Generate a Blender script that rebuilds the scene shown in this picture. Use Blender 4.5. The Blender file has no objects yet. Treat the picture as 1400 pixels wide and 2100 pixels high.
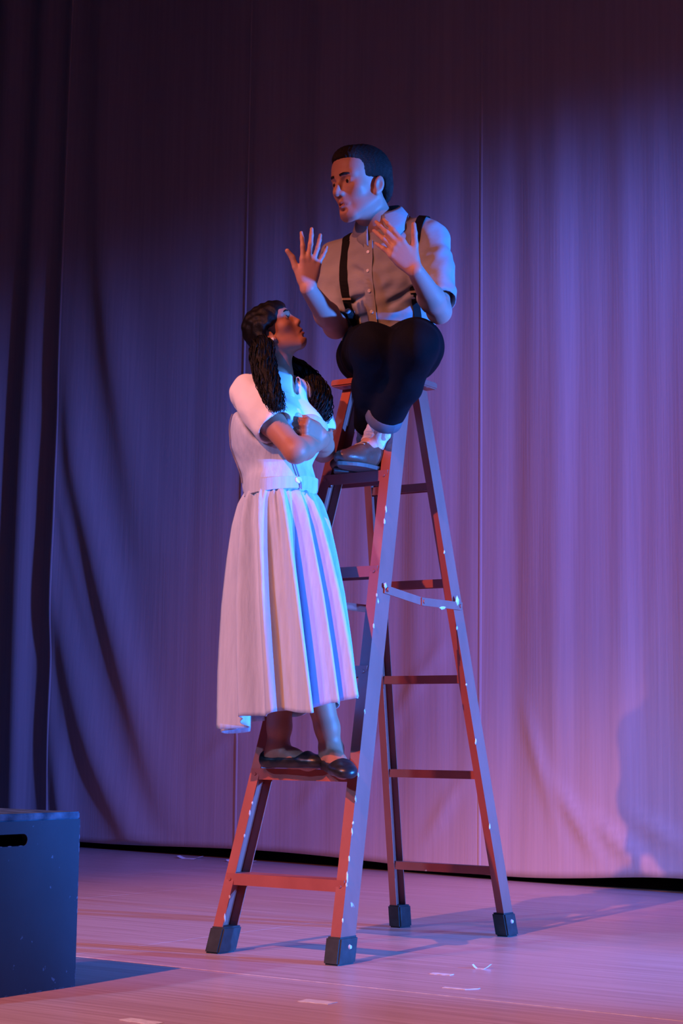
import bpy, bmesh, math
import numpy as np
from mathutils import Vector, Matrix
from mathutils.bvhtree import BVHTree

scene = bpy.context.scene
COL = scene.collection
RNG = np.random.default_rng(7)

# ------------------------------------------------------------------ camera
cam_data = bpy.data.cameras.new('camera')
cam = bpy.data.objects.new('camera', cam_data)
COL.objects.link(cam)
cam_data.sensor_fit = 'VERTICAL'
cam_data.sensor_height = 36.0
cam_data.lens = 3600.0 / 2100.0 * 36.0
cam_data.clip_end = 60
yaw, pitch, roll = .6072, .1312, .0125
_f = Vector((-math.sin(yaw)*math.cos(pitch), math.cos(yaw)*math.cos(pitch), math.sin(pitch)))
_r = Vector((math.cos(yaw), math.sin(yaw), 0))
_u = _r.cross(_f)
_r2 = _r*math.cos(roll) + _u*math.sin(roll)
_u2 = _u*math.cos(roll) - _r*math.sin(roll)
_m = Matrix((_r2, _u2, -_f)).transposed().to_4x4()
_m.translation = Vector((3.0578, -4.5605, .6079))
cam.matrix_world = _m
scene.camera = cam

# ------------------------------------------------------------------ world, light, exposure
world = bpy.data.worlds.new('dark_auditorium')
scene.world = world
world.use_nodes = True
bgn = world.node_tree.nodes['Background']
bgn.inputs[0].default_value = (.20, .20, .80, 1)
bgn.inputs[1].default_value = .007

def spot(name, loc, target, energy, color, angle, blend, radius):
    d = bpy.data.lights.new(name, 'SPOT')
    d.energy = energy; d.color = color; d.spot_size = math.radians(angle)
    d.spot_blend = blend; d.shadow_soft_size = radius
    o = bpy.data.objects.new(name, d); COL.objects.link(o)
    o.location = loc
    o.rotation_euler = (Vector(target)-Vector(loc)).to_track_quat('-Z', 'Y').to_euler()
    return o
# warm front-of-house spot, its upper edge cut about the height of the ladder top
spot('warm_front_spot', (.42, -8.2, 7.0), (-.05, -.75, .0), 3600, (1, .27, .10), 29, .65, .05)
# faint lavender front fill from the house
spot('lavender_fill_spot', (-1.6, -8.0, 4.6), (-.1, -.9, .3), 1300, (.24, .46, 1), 30, .85, .15)
# dim red wash over the backdrop from the left front
spot('red_wash_spot', (-2.2, -6.5, 5.5), (-.6, 2.4, -.3), 760, (1, .24, .20), 40, 1.0, .2)
# two blue lamps on a boom in the right wing: a low one for the floor and the skirt, a higher one for the man
spot('blue_low_spot', (5.4, .25, .75), (0, -.25, .62), 2700, (.035, .23, 1), 26, .5, .05)
spot('blue_side_spot', (5.4, 1.5, 1.4), (-1.2, -.2, 1.5), 4300, (.035, .22, 1), 46, .8, .08)
# blue wash on the backdrop from the right wing, its upper edge cut
spot('blue_wash_spot', (5.4, -.6, 3.0), (-.15, 2.5, 1.4), 3500, (.10, .17, 1), 40, .75, .15)

vs = scene.view_settings
vs.view_transform = 'Standard'; vs.look = 'None'; vs.gamma = 1; vs.use_curve_mapping = False
vs.exposure = 0.0
scene.display_settings.display_device = 'sRGB'

# ------------------------------------------------------------------ materials
def mat(name, color, rough=.6, var=None, scale=20, stretch=(1, 1, 1), bump=0., bscale=60, bstretch=(1, 1, 1),
        spec=.4, chips=None, sheen=0., detail=4, attr=None, sss=0.):
    """Principled material with a noise variation to colour `var`, an optional noise bump and pale worn chips."""
    m = bpy.data.materials.new(name); m.use_nodes = True
    nt = m.node_tree; N = nt.nodes; L = nt.links
    b = N['Principled BSDF']
    b.inputs['Roughness'].default_value = rough
    b.inputs['Specular IOR Level'].default_value = spec
    if sheen: b.inputs['Sheen Weight'].default_value = sheen
    if sss:
        b.inputs['Subsurface Weight'].default_value = sss
        b.inputs['Subsurface Radius'].default_value = (.012, .005, .003)
    tc = N.new('ShaderNodeTexCoord')
    def noise(sc, st, det=4):
        mp = N.new('ShaderNodeMapping'); mp.inputs['Scale'].default_value = st
        L.new(tc.outputs['Object'], mp.inputs['Vector'])
        n = N.new('ShaderNodeTexNoise'); n.inputs['Scale'].default_value = sc; n.inputs['Detail'].default_value = det
        L.new(mp.outputs['Vector'], n.inputs['Vector'])
        return n
    col = None
    if attr:
        a = N.new('ShaderNodeAttribute'); a.attribute_name = attr
        col = a.outputs['Color']
    if var is not None:
        n = noise(scale, stretch, detail)
        mx = N.new('ShaderNodeMix'); mx.data_type = 'RGBA'
        rp = N.new('ShaderNodeMapRange'); rp.inputs[1].default_value = .35; rp.inputs[2].default_value = .65
        L.new(n.outputs['Fac'], rp.inputs[0]); L.new(rp.outputs[0], mx.inputs[0])
        if col is None: mx.inputs[6].default_value = (*color, 1)
        else: L.new(col, mx.inputs[6])
        mx.inputs[7].default_value = (*var, 1)
        col = mx.outputs[2]
    if chips:
        ccol, csc, cst, th = chips
        n = noise(csc, cst, 6)
        rp = N.new('ShaderNodeMapRange'); rp.inputs[1].default_value = th; rp.inputs[2].default_value = th+.02
        L.new(n.outputs['Fac'], rp.inputs[0])
        mx = N.new('ShaderNodeMix'); mx.data_type = 'RGBA'
        L.new(rp.outputs[0], mx.inputs[0])
        if col is None: mx.inputs[6].default_value = (*color, 1)
        else: L.new(col, mx.inputs[6])
        mx.inputs[7].default_value = (*ccol, 1); col = mx.outputs[2]
    if col is None: b.inputs['Base Color'].default_value = (*color, 1)
    else: L.new(col, b.inputs['Base Color'])
    if bump:
        n = noise(bscale, bstretch)
        bp = N.new('ShaderNodeBump'); bp.inputs['Strength'].default_value = bump; bp.inputs['Distance'].default_value = .01
        L.new(n.outputs['Fac'], bp.inputs['Height']); L.new(bp.outputs['Normal'], b.inputs['Normal'])
    return m

M = {}
M['floor'] = mat('stage_floor_wood', (.66, .49, .48), .30, (.50, .33, .30), 5, (.30, 11, 1), .04, 30, (.5, 12, 1), spec=.5,
                 chips=((.72, .60, .58), 9, (.5, 4, 1), .70))
M['seam'] = mat('pale_filler', (.80, .70, .70), .6, (.6, .48, .46), 40)
M['gap'] = mat('dark_gap', (.05, .03, .03), .9)
M['wall'] = mat('black_masking', (.012, .012, .014), .95, (.008, .008, .01), 6)
M['curtain'] = mat('muslin', (.62, .50, .48), .92, (.56, .45, .44), 3, (14, 14, .35), .10, 9, (9, 9, .22), spec=.1, sheen=.15)
M['ladder'] = mat('brown_paint', (.40, .115, .095), .42, (.35, .098, .080), 14, (1, 1, .4), .03, 60, spec=.4,
                  chips=((.72, .66, .64), 19, (1, 1, .55), .705))
M['chip'] = mat('bare_worn_metal', (.78, .74, .74), .5, (.6, .55, .55), 80)
M['rubber'] = mat('black_rubber', (.03, .035, .04), .55, (.02, .022, .025), 40)
M['steel'] = mat('bolt_steel', (.75, .75, .75), .3, (.6, .6, .6), 90)
M['box'] = mat('black_painted_plywood', (.009, .022, .040), .62, (.005, .014, .028), 6, (1, 1, .6), .06, 40, spec=.35,
               chips=((.06, .10, .15), 48, (1, 1, 1), .69))
M['boxedge'] = mat('worn_plywood_edge', (.075, .13, .19), .7, (.012, .028, .052), 26, spec=.3)
M['tape'] = mat('white_tape', (.85, .82, .82), .6, (.7, .66, .66), 60)

# ------------------------------------------------------------------ object helpers
def tag(o, label=None, cat=None, group=None, kind=None):
    if label: o['label'] = label
    if cat: o['category'] = cat
    if group: o['group'] = group
    if kind: o['kind'] = kind
    return o
def empty(name, loc=(0, 0, 0)):
    o = bpy.data.objects.new(name, None); COL.objects.link(o); o.location = loc
    o.empty_display_size = .1
    return o
def link(name, me, m, parent=None, smooth=False):
    o = bpy.data.objects.new(name, me); COL.objects.link(o)
    if m is not None and len(me.materials) == 0: me.materials.append(M[m] if isinstance(m, str) else m)
    if smooth: me.polygons.foreach_set('use_smooth', [True]*len(me.polygons))
    if parent is not None:
        o.parent = parent
        w = parent.location.copy(); p = parent.parent
        while p is not None: w += p.location; p = p.parent
        o.location = -w            # mesh data is in world coordinates
    return o
def bm_link(name, bm, m, parent=None, smooth=False):
    me = bpy.data.meshes.new(name); bm.normal_update(); bm.to_mesh(me); bm.free()
    return link(name, me, m, parent, smooth)
def bm_box(bm, lo, hi, bevel=0., seg=1):
    c = [(a+b)/2 for a, b in zip(lo, hi)]; s = [b-a for a, b in zip(lo, hi)]
    r = bmesh.ops.create_cube(bm, size=1, matrix=Matrix.Translation(c) @ Matrix.Diagonal((*s, 1)))
    if bevel:
        es = list({e for v in r['verts'] for e in v.link_edges})
        bmesh.ops.bevel(bm, geom=es, offset=bevel, segments=seg, affect='EDGES')
def pydata(name, verts, faces, m, parent=None, smooth=False):
    me = bpy.data.meshes.new(name); me.from_pydata([tuple(map(float, v)) for v in verts], [], [tuple(map(int, f)) for f in faces])
    me.update(); return link(name, me, m, parent, smooth)
def prism(bm, profile, a, b, ux, uy):
    """extrude a closed 2-D profile (list of (x, y)) from point a to point b"""
    ux, uy = Vector(ux), Vector(uy); n = len(profile)
    va = [bm.verts.new(Vector(a)+ux*x+uy*y) for x, y in profile]
    vb = [bm.verts.new(Vector(b)+ux*x+uy*y) for x, y in profile]
    for i in range(n):
        bm.faces.new((va[i], va[(i+1) % n], vb[(i+1) % n], vb[i]))
    bm.faces.new(va[::-1]); bm.faces.new(vb)
def tube_data(pts, rad, n=8, closed=False):
    """vertices and faces of a tube through pts; rad a number or one radius per point"""
    P = np.asarray(pts, float); k = len(P)
    R = np.full(k, rad) if np.isscalar(rad) else np.asarray(rad, float)
    T = np.gradient(P, axis=0); T /= np.linalg.norm(T, axis=1)[:, None]+1e-12
    up = np.array([0, 0, 1.]) if abs(T[0][2]) < .9 else np.array([1., 0, 0])
    V = []; F = []
    u = np.cross(T[0], up); u /= np.linalg.norm(u)
    for i in range(k):
        u = u - T[i]*(u@T[i]); u /= np.linalg.norm(u); w = np.cross(T[i], u)
        for j in range(n):
            a = 2*math.pi*j/n; V.append(P[i]+R[i]*(math.cos(a)*u+math.sin(a)*w))
    for i in range(k-1):
        for j in range(n):
            F.append((i*n+j, i*n+(j+1) % n, (i+1)*n+(j+1) % n, (i+1)*n+j))
    F.append(tuple(range(n))[::-1]); F.append(tuple(range((k-1)*n, k*n)))
    return V, F
def tube(name, pts, rad, m, parent=None, n=8):
    V, F = tube_data(pts, rad, n); return pydata(name, V, F, m, parent, True)
def curve(pts, n=40):
    """Catmull-Rom through pts, n samples"""
    P = np.asarray(pts, float); P = np.vstack([2*P[0]-P[1], P, 2*P[-1]-P[-2]]); k = len(P)-3
    out = []
    for s in np.linspace(0, k-1e-6, n):
        i = int(s); t = s-i; a, b, c, d = P[i:i+4]
        out.append(.5*((2*b)+(-a+c)*t+(2*a-5*b+4*c-d)*t*t+(-a+3*b-3*c+d)*t**3))
    return np.array(out)

# ------------------------------------------------------------------ signed-distance modelling (smooth unions, meshed with surface nets)
def nrm(v):
    v = np.asarray(v, float); return v/np.linalg.norm(v)
class Field:
    def __init__(s, lo, hi, h):
        s.h = h; s.lo = np.asarray(lo, float); s.n = (np.ceil((np.asarray(hi)-s.lo)/h)).astype(int)+1
        s.v = np.full(tuple(s.n), .08, np.float32)
    def block(s, lo, hi):
        i0 = np.maximum(np.floor((lo-s.lo)/s.h).astype(int), 0); i1 = np.minimum(np.ceil((hi-s.lo)/s.h).astype(int)+1, s.n)
        if np.any(i1 <= i0): return None, None
        ax = [(s.lo[a]+s.h*np.arange(i0[a], i1[a])).astype(np.float32) for a in range(3)]
        return tuple(slice(i0[a], i1[a]) for a in range(3)), (ax[0][:, None, None], ax[1][None, :, None], ax[2][None, None, :])
    def put(s, sl, d, k, op):
        a = s.v[sl]
        if op == 'u':
            h = np.maximum(k-np.abs(a-d), 0)/k; s.v[sl] = np.minimum(a, d)-h*h*k*.25
        elif op == 's':
            d = -d; h = np.maximum(k-np.abs(a-d), 0)/k; s.v[sl] = np.maximum(a, d)+h*h*k*.25
        elif op == 'i':
            h = np.maximum(k-np.abs(a-d), 0)/k; s.v[sl] = np.maximum(a, d)+h*h*k*.25
    def rc(s, a, b, ra, rb=None, k=.01, op='u'):
        rb = ra if rb is None else rb
        a = np.asarray(a, float); b = np.asarray(b, float); m = max(ra, rb)+max(k, .008)+3*s.h
        sl, X = s.block(np.minimum(a, b)-m, np.maximum(a, b)+m)
        if sl is None: return
        ab = b-a; q = ab@ab+1e-12
        px, py, pz = X[0]-a[0], X[1]-a[1], X[2]-a[2]
        t = np.clip((px*ab[0]+py*ab[1]+pz*ab[2])/q, 0, 1)
        d = np.sqrt((px-t*ab[0])**2+(py-t*ab[1])**2+(pz-t*ab[2])**2)-(ra+(rb-ra)*t)
        s.put(sl, d.astype(np.float32), k, op)
    def chain(s, pts, rads, k=.01, op='u'):
        for i in range(len(pts)-1): s.rc(pts[i], pts[i+1], rads[i], rads[i+1], k, op)
    def _loc(s, c, R, X):
        px, py, pz = X[0]-c[0], X[1]-c[1], X[2]-c[2]
        return [R[0][i]*px+R[1][i]*py+R[2][i]*pz for i in range(3)]
    def ell(s, c, r, R=None, k=.01, op='u'):
        c = np.asarray(c, float); r = np.asarray(r, float); R = np.eye(3) if R is None else R
        e = np.sqrt(((R*r[None, :])**2).sum(1)); m = max(k, .008)+3*s.h
        sl, X = s.block(c-e-m, c+e+m)
        if sl is None: return
        q = s._loc(c, R, X)
        k0 = np.sqrt(sum((q[i]/r[i])**2 for i in range(3))); k1 = np.sqrt(sum((q[i]/r[i]**2)**2 for i in range(3)))+1e-9
        s.put(sl, (k0*(k0-1)/k1).astype(np.float32), k, op)
    def box(s, c, half, R=None, rd=.005, k=.006, op='u'):
        c = np.asarray(c, float); hf = np.asarray(half, float); R = np.eye(3) if R is None else R
        e = (np.abs(R)*hf[None, :]).sum(1); m = max(k, .008)+3*s.h
        sl, X = s.block(c-e-m, c+e+m)
        if sl is None: return
        q = s._loc(c, R, X)
        q = [np.abs(q[i])-(hf[i]-rd) for i in range(3)]
        d = np.sqrt(sum(np.maximum(x, 0)**2 for x in q))+np.minimum(np.maximum(np.maximum(q[0], q[1]), q[2]), 0)-rd
        s.put(sl, d.astype(np.float32), k, op)
    def plane(s, p, n, k=.004):
        """keep the half space behind plane (p, n)"""
        n = nrm(n); p = np.asarray(p, float)
        sl, X = s.block(s.lo, s.lo+s.n*s.h)
        d = (X[0]-p[0])*n[0]+(X[1]-p[1])*n[1]+(X[2]-p[2])*n[2]
        s.put(sl, d.astype(np.float32), k, 'i')
    def mesh(s):
        v = s.v; ins = v < 0; nx, ny, nz = v.shape
        C = [(i, j, k) for i in (0, 1) for j in (0, 1) for k in (0, 1)]
        cnt = np.zeros((nx-1, ny-1, nz-1), np.uint8)
        for i, j, k in C: cnt += ins[i:nx-1+i, j:ny-1+j, k:nz-1+k]
        act = (cnt > 0) & (cnt < 8)
        I = np.argwhere(act); n = len(I)
        idx = np.full(act.shape, -1, np.int32); idx[act] = np.arange(n)
        g = {c: v[I[:, 0]+c[0], I[:, 1]+c[1], I[:, 2]+c[2]].astype(np.float64) for c in C}
        acc = np.zeros((n, 3)); w = np.zeros(n)
        for c in C:
            for a in range(3):
                if c[a]: continue
                d = list(c); d[a] = 1; d = tuple(d); va, vb = g[c], g[d]
                x = (va < 0) != (vb < 0); t = np.where(x, va/np.where(x, va-vb, 1), 0)
                p = np.tile(np.array(c, float), (n, 1)); p[:, a] = t
                acc[x] += p[x]; w[x] += 1
        V = s.lo+s.h*(I+acc/w[:, None])
        F = []
        for a in range(3):
            b, c = (a+1) % 3, (a+2) % 3
            sa = [slice(1, -1)]*3; sb = [slice(1, -1)]*3
            sa[a] = slice(0, -1); sb[a] = slice(1, None)
            A, B = ins[tuple(sa)], ins[tuple(sb)]
            E = np.argwhere(A != B)
            if not len(E): continue
            o = A[E[:, 0], E[:, 1], E[:, 2]]
            off = np.ones(3, int); off[a] = 0; E = E+off
            eb = np.zeros(3, int); eb[b] = 1; ec = np.zeros(3, int); ec[c] = 1
            q = [idx[tuple((E-x).T)] for x in (eb+ec, ec, 0*eb, eb)]
            Q = np.stack(q, 1); Q[~o] = Q[~o][:, ::-1]
            F.append(Q)
        F = np.concatenate(F); F = F[(F >= 0).all(1)]
        return V, F
def smooth_verts(V, F, it=1, lam=.5):
    e = np.concatenate([F[:, [0, 1]], F[:, [1, 2]], F[:, [2, 3]], F[:, [3, 0]]])
    for _ in range(it):
        acc = np.zeros_like(V); w = np.zeros(len(V))
        for a, b in ((0, 1), (1, 0)):
            for c in range(3): acc[:, c] += np.bincount(e[:, a], V[e[:, b], c], len(V))
            w += np.bincount(e[:, a], minlength=len(V))
        V = V+lam*(acc/np.maximum(w, 1)[:, None]-V)
    return V
def vnormals(V, F):
    d = np.cross(V[F[:, 2]]-V[F[:, 0]], V[F[:, 3]]-V[F[:, 1]]); N = np.zeros_like(V)
    for j in range(4):
        for c in range(3): N[:, c] += np.bincount(F[:, j], d[:, c], len(V))
    return N/(np.linalg.norm(N, axis=1)[:, None]+1e-12)
def quad_mesh(name, V, F):
    me = bpy.data.meshes.new(name); V = np.ascontiguousarray(V, np.float32); F = np.ascontiguousarray(F, np.int32)
    me.vertices.add(len(V)); me.vertices.foreach_set('co', V.ravel())
    me.loops.add(F.size); me.loops.foreach_set('vertex_index', F.ravel())
    me.polygons.add(len(F)); me.polygons.foreach_set('loop_start', np.arange(0, F.size, 4, dtype=np.int32))
    me.polygons.foreach_set('use_smooth', np.ones(len(F), bool))
    me.update(calc_edges=True); me.validate(); return me
def field_obj(name, fld, m, parent, smooth=1, disp=None, color=None):
    V, F = fld.mesh(); V = smooth_verts(V, F, smooth)
    if disp is not None:
        V = V+vnormals(V, F)*disp(V)[:, None]
    me = quad_mesh(name, V, F)
    if color is not None:
        a = me.color_attributes.new('tint', 'FLOAT_COLOR', 'POINT')
        c = np.ones((len(V), 4), np.float32); c[:, :3] = color(V); a.data.foreach_set('color', c.ravel())
    o = link(name, me, m, parent)
    return o, (V, F)
def frame(fwd, up):
    """columns: right, forward, up"""
    f = nrm(fwd); u = np.asarray(up, float); u = nrm(u-f*(u@f)); r = np.cross(f, u)
    return np.stack([r, f, u], 1)

# ------------------------------------------------------------------ setting: stage floor, back wall
flo = empty('floor'); tag(flo, kind='structure')
pydata('subfloor', [(-9, -4.5, -.03), (7, -4.5, -.03), (7, 5, -.03), (-9, 5, -.03), (-9, -4.5, -.012), (7, -4.5, -.012), (7, 5, -.012), (-9, 5, -.012)],
       [(0, 3, 2, 1), (4, 5, 6, 7), (0, 1, 5, 4), (1, 2, 6, 5), (2, 3, 7, 6), (3, 0, 4, 7)], 'gap', flo)
ys = [-4.5, -3.22, -2.0, -.784, .436, 1.656, 2.876, 5.0]
for j in range(len(ys)-1):
    xs = [-9, -6.1+1.22*(j % 2), -3.66+1.22*(j % 2), -1.22+1.22*(j % 2)-.5, 2.0+1.22*(j % 2), 4.4+1.0*(j % 2), 7]
    for i in range(len(xs)-1):
        g = .0004
        bm = bmesh.new(); bm_box(bm, (xs[i]+g, ys[j]+g, -.012), (xs[i+1]-g, ys[j+1]-g, 0), .0006)
        bm_link('floor_panel', bm, 'floor', flo)
bm = bmesh.new(); bm_box(bm, (-9, -.7885, -.010), (7, -.7815, .0005))
o = bm_link('seam_filler', bm, 'seam', flo); o['label'] = 'pale filled seam between two floor panels'
bm = bmesh.new(); bm_box(bm, (-9, 4.2, 0), (7, 4.3, 7.5))
tag(bm_link('wall_back', bm, 'wall'), kind='structure')

# ------------------------------------------------------------------ backdrop curtain
def build_curtain():
    root = empty('backdrop_curtain', (-2.0, 2.67, .03))
    tag(root, 'tall pale muslin backdrop curtain hanging in soft folds behind the ladder', 'curtain')
    xs = np.concatenate([np.arange(-7.0, -2.2, .014), np.arange(-2.2, 3.2, .02)])
    zs = np.concatenate([np.arange(0, 3.2, .035), np.arange(3.2, 7.2, .12)])
    X, Z = np.meshgrid(xs, zs, indexing='ij')
    D = np.zeros_like(X)
    seam = -4.27
    def ridge(pts, width, amp, side=1.):
        q = curve(pts, 60)[::-1]; z, x, a = np.maximum.accumulate(q[:, 0]), q[:, 1], np.clip(q[:, 2], 0, 2)
        xc = np.interp(Z, z, x); am = np.interp(Z, z, a, 0, 0)
        # smooth the end of the ridge
        d = (X-xc)/(width*1.35)
        return .5*amp*am*np.exp(-np.where(d < 0, d/.8, d/1.2)**2)
    # swags that run from the pulled seam down to the right (z, x, strength)
    D += ridge([(6.6, seam+.02, 0), (5.0, seam+.03, .3), (3.4, seam+.04, .6), (2.4, seam+.13, 1), (1.68, seam+.36, 1), (1.09, seam+.60, .9), (.5, seam+.86, .5), (.1, seam+1.05, .1)], .10, .085)
    D += ridge([(2.6, seam+.0, 0), (1.53, seam+.03, .8), (.95, seam+.20, 1), (.48, seam+.42, 1), (.03, seam+.75, .6)], .11, .085)
    D += ridge([(6.5, seam+.30, .7), (4.0, seam+.32, 1), (3.0, seam+.44, 1), (2.4, seam+.58, .6), (1.6, seam+.8, .1)], .11, .075)
    D += ridge([(2.5, seam-.04, 0), (1.9, seam+.08, .7), (1.4, seam+.26, .5), (1.0, seam+.42, .1)], .05, .03)
    D += ridge([(1.1, seam+.0, 0), (.4, seam+.08, 1), (.03, seam+.16, .9)], .07, .06)
    D += ridge([(6.5, seam-.02, .8), (3.0, seam-.02, 1), (1.0, seam-.02, .8), (.03, seam-.02, .6)], .035, .035)
    # loose hanging folds left of the seam
    D += np.where(X < seam, .026*np.sin((X-seam)*15+.6*np.sin(Z*.9))*np.clip((seam-X)*3, 0, 1), 0)
    # shallow vertical ripples elsewhere
    t = np.clip((X-seam-.9)/1.2, 0, 1)
    D += t*(.0065*np.sin(X*9.1+.35*Z+.8*np.sin(Z*.6))+.0045*np.sin(X*16.7-.25*Z+1)+.002*np.sin(X*37+.4*np.sin(Z*1.7)))*np.clip(Z/1.0+.25, 0, 1)
    D += ridge([(6.5, -2.62, 1), (3.0, -2.62, 1), (1.6, -2.6, .5), (.6, -2.55, .1)], .05, .022)
    # diagonal puckers low down
    for (xa, za, ang, ln, am) in ((-1.75, .55, .75, .5, .016), (-1.45, .9, .8, .45, .013), (-2.1, .35, .7, .4, .012), (-1.3, .28, .9, .35, .014), (-.55, .25, 2.2, .35, .018),
                                  (-.35, .16, 2.5, .4, .016), (-.15, .2, 2.7, .3, .014), (-.75, .5, 1.9, .5, .012), (-2.75, .6, .6, .5, .01)):
        cx, cz = math.cos(ang), math.sin(ang); u = (X-xa)*cx+(Z-za)*cz; v = -(X-xa)*cz+(Z-za)*cx
        D += am*np.exp(-(v/.035)**2-(u/(ln*.5))**2)
    hem = .045+.012*np.sin(X*2.3+1)-.014*np.exp(-((X+.9)/.5)**2)+.012*np.exp(-((X+.1)/.35)**2)
    Zw = hem+Z*(7.2-hem)/7.2
    Y = 2.38-.145*X-D+.02
    V = np.stack([X, Y, Zw], -1).reshape(-1, 3)
    nx, nz = X.shape
    i = (np.arange(nx-1)[:, None]*nz+np.arange(nz-1)[None, :]).ravel()
    F = np.stack([i, i+nz, i+nz+1, i+1], 1)
    me = quad_mesh('cloth', V, F); cl = link('cloth', me, 'curtain', root)
    so = cl.modifiers.new('thickness', 'SOLIDIFY'); so.thickness = .004; so.offset = -1
    # stitched vertical seams
    def yfun(x, zi):
        j = np.argmin(abs(xs-x)); return Y[j], Zw[j]
    for x in (seam, -2.70, -1.09):
        yy, zz = yfun(x, 0)
        V = []; F = []
        for k in range(len(zz)):
            V += [(x-.009, yy[k]-.0005, zz[k]), (x-.006, yy[k]-.0030, zz[k]), (x+.006, yy[k]-.0030, zz[k]), (x+.009, yy[k]-.0005, zz[k])]
            if k: b = 4*k; F += [(b-4, b-3, b+1, b), (b-3, b-2, b+2, b+1), (b-2, b-1, b+3, b+2)]
        pydata('seam', V, F, 'curtain', root, True)
    return root
build_curtain()

# ------------------------------------------------------------------ step ladder
H = 1.74
def hk(k): return .2149+(k-1)*.305
def fp(side, z): t = z/H; return Vector((side*(.4631*(1-t)+.2142*t)/2, -.4838*(1-t)-.0059*t, z))
def bp_(side, z): t = z/H; return Vector((side*(.4449*(1-t)+.2253*t)/2, .4838*(1-t)+.0916*t, z))
def build_ladder():
    root = empty('step_ladder', (0, 0, 0))
    tag(root, 'brown painted metal step ladder standing open on the stage floor', 'ladder')
    t = .0035
    def rail(fn, side, depth, fl):
        a, b = fn(side, .012), fn(side, H-.004)
        # C section: web on the outer side, flanges turned inward
        prof = [(0, 0), (-fl, 0), (-fl, t), (-t, t), (-t, depth-t), (-fl, depth-t), (-fl, depth), (0, depth)]
        if side < 0: prof = [(-x, y) for x, y in prof][::-1]
        bm = bmesh.new(); prism(bm, prof, a, b, (1, 0, 0), (0, 1, 0))
        bmesh.ops.recalc_face_normals(bm, faces=bm.faces)
        return bm
    rails = [bm_link('front_rail', rail(fp, s, .074, .034), 'ladder', root) for s in (-1, 1)]
    rails += [bm_link('back_rail', rail(bp_, s, .058, .026), 'ladder', root) for s in (-1, 1)]
    def channel(a, b, dep, hgt, th):
        """downward open channel tread between two points (front edge line)"""
        bm = bmesh.new()
        prof = [(0, 0), (0, -hgt), (th, -hgt), (th, -th), (dep-th, -th), (dep-th, -hgt), (dep, -hgt), (dep, 0)]
        prism(bm, prof, a, b, (0, 1, 0), (0, 0, 1)); bmesh.ops.recalc_face_normals(bm, faces=bm.faces)
        return bm
    for k in range(1, 6):
        z = hk(k)+.012; w = fp(1, z).x-.0045; y = fp(1, z-.02).y+.0005
        st = bm_link('step', channel((-w, y, z), (w, y, z), .080, .033, .003), 'ladder', root)
        for s in (-1, 1):
            bm = bmesh.new()
            bmesh.ops.create_cone(bm, cap_ends=True, segments=10, radius1=.006, radius2=.0045, depth=.004,
                                  matrix=Matrix.Translation((s*(w-.014), y-.0015, z-.017)) @ Matrix.Rotation(math.pi/2, 4, 'X'))
            bm_link('rivet', bm, 'ladder', st)
        z = hk(k)+.006; w = bp_(1, z).x-.0045; y = bp_(1, z-.02).y+.004
        bm_link('rung', channel((-w, y, z), (w, y, z), .032, .026, .003), 'ladder', root)
    # worn patches along the rail corners and the spreader ends
    g = np.random.default_rng(4)
    def chip(c, sx, sy, sz, par):
        bm = bmesh.new(); bmesh.ops.create_icosphere(bm, subdivisions=1, radius=1, matrix=Matrix.Translation(c) @ Matrix.Diagonal((sx, sy, sz, 1)))
        for v in bm.verts: v.co += Vector(g.uniform(-.25, .25, 3)*np.array((sx, sy, sz)))
        bm_link('paint_chip', bm, 'chip', par)
    for fn, s, par, zz in ((fp, 1, rails[1], (1.32, 1.28, 1.05, .955, .70, .52, .45, .385, .36, .285, .235, .215, .12)), (bp_, 1, rails[3], (1.22, .98, .80, .62, .35)),
                           (fp, -1, rails[0], (.43, .40, .335, .16, .10))):
        for z in zz:
            c = fn(s, z)-Vector((s*.034 if s < 0 else 0, 0, 0))*1; l = float(g.uniform(.005, .012))*(1.6 if z in (.285, .235) else 1)
            chip(c+Vector((0, .001, 0)), .0028, .0034, l, par)
    # top cap with down-turned rim
    bm = bmesh.new(); bm_box(bm, (-.132, -.040, 1.742), (.138, .176, 1.764), .004, 2)
    bm_link('top_cap', bm, 'ladder', root)
    # folding spreader bars, two links each with a pivot
    for s in (-1, 1):
        zf, zb = 1.070, 1.050
        A = fp(s, zf)+Vector((s*.004, .045, 0)); B = bp_(s, zb)+Vector((s*.004, .03, 0)); mid = (A*.52+B*.48)+Vector((0, 0, -.012))
        sp = empty('spreader', (0, 0, 0)); sp.parent = root
        for (p, q, off) in ((A, mid, 0), (mid, B, .004)):
            d = (q-p).normalized(); n = Vector((1, 0, 0)); u = d.cross(n).normalized()
            bm = bmesh.new(); h = .0125
            prism(bm, [(-h, -.002), (h, -.002), (h, .002), (-h, .002)], p-d*.012+n*s*off, q+d*.012+n*s*off, u, n)
            bmesh.ops.recalc_face_normals(bm, faces=bm.faces)
            bm_link('link', bm, 'ladder', sp)
        if s > 0:
            chip(A+Vector((.004, -.012, .012)), .003, .008, .010, sp); chip(B+Vector((.006, -.020, .016)), .003, .010, .014, sp); chip(mid*.5+B*.5+Vector((.005, 0, -.012)), .003, .024, .006, sp)
        for p in (A, mid, B):
            bm = bmesh.new()
            bmesh.ops.create_cone(bm, cap_ends=True, segments=12, radius1=.008, radius2=.006, depth=.007,
                                  matrix=Matrix.Translation(p+Vector((s*.006, 0, 0))) @ Matrix.Rotation(s*math.pi/2, 4, 'Y'))
            bm_link('pivot', bm, 'ladder', sp)
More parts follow.
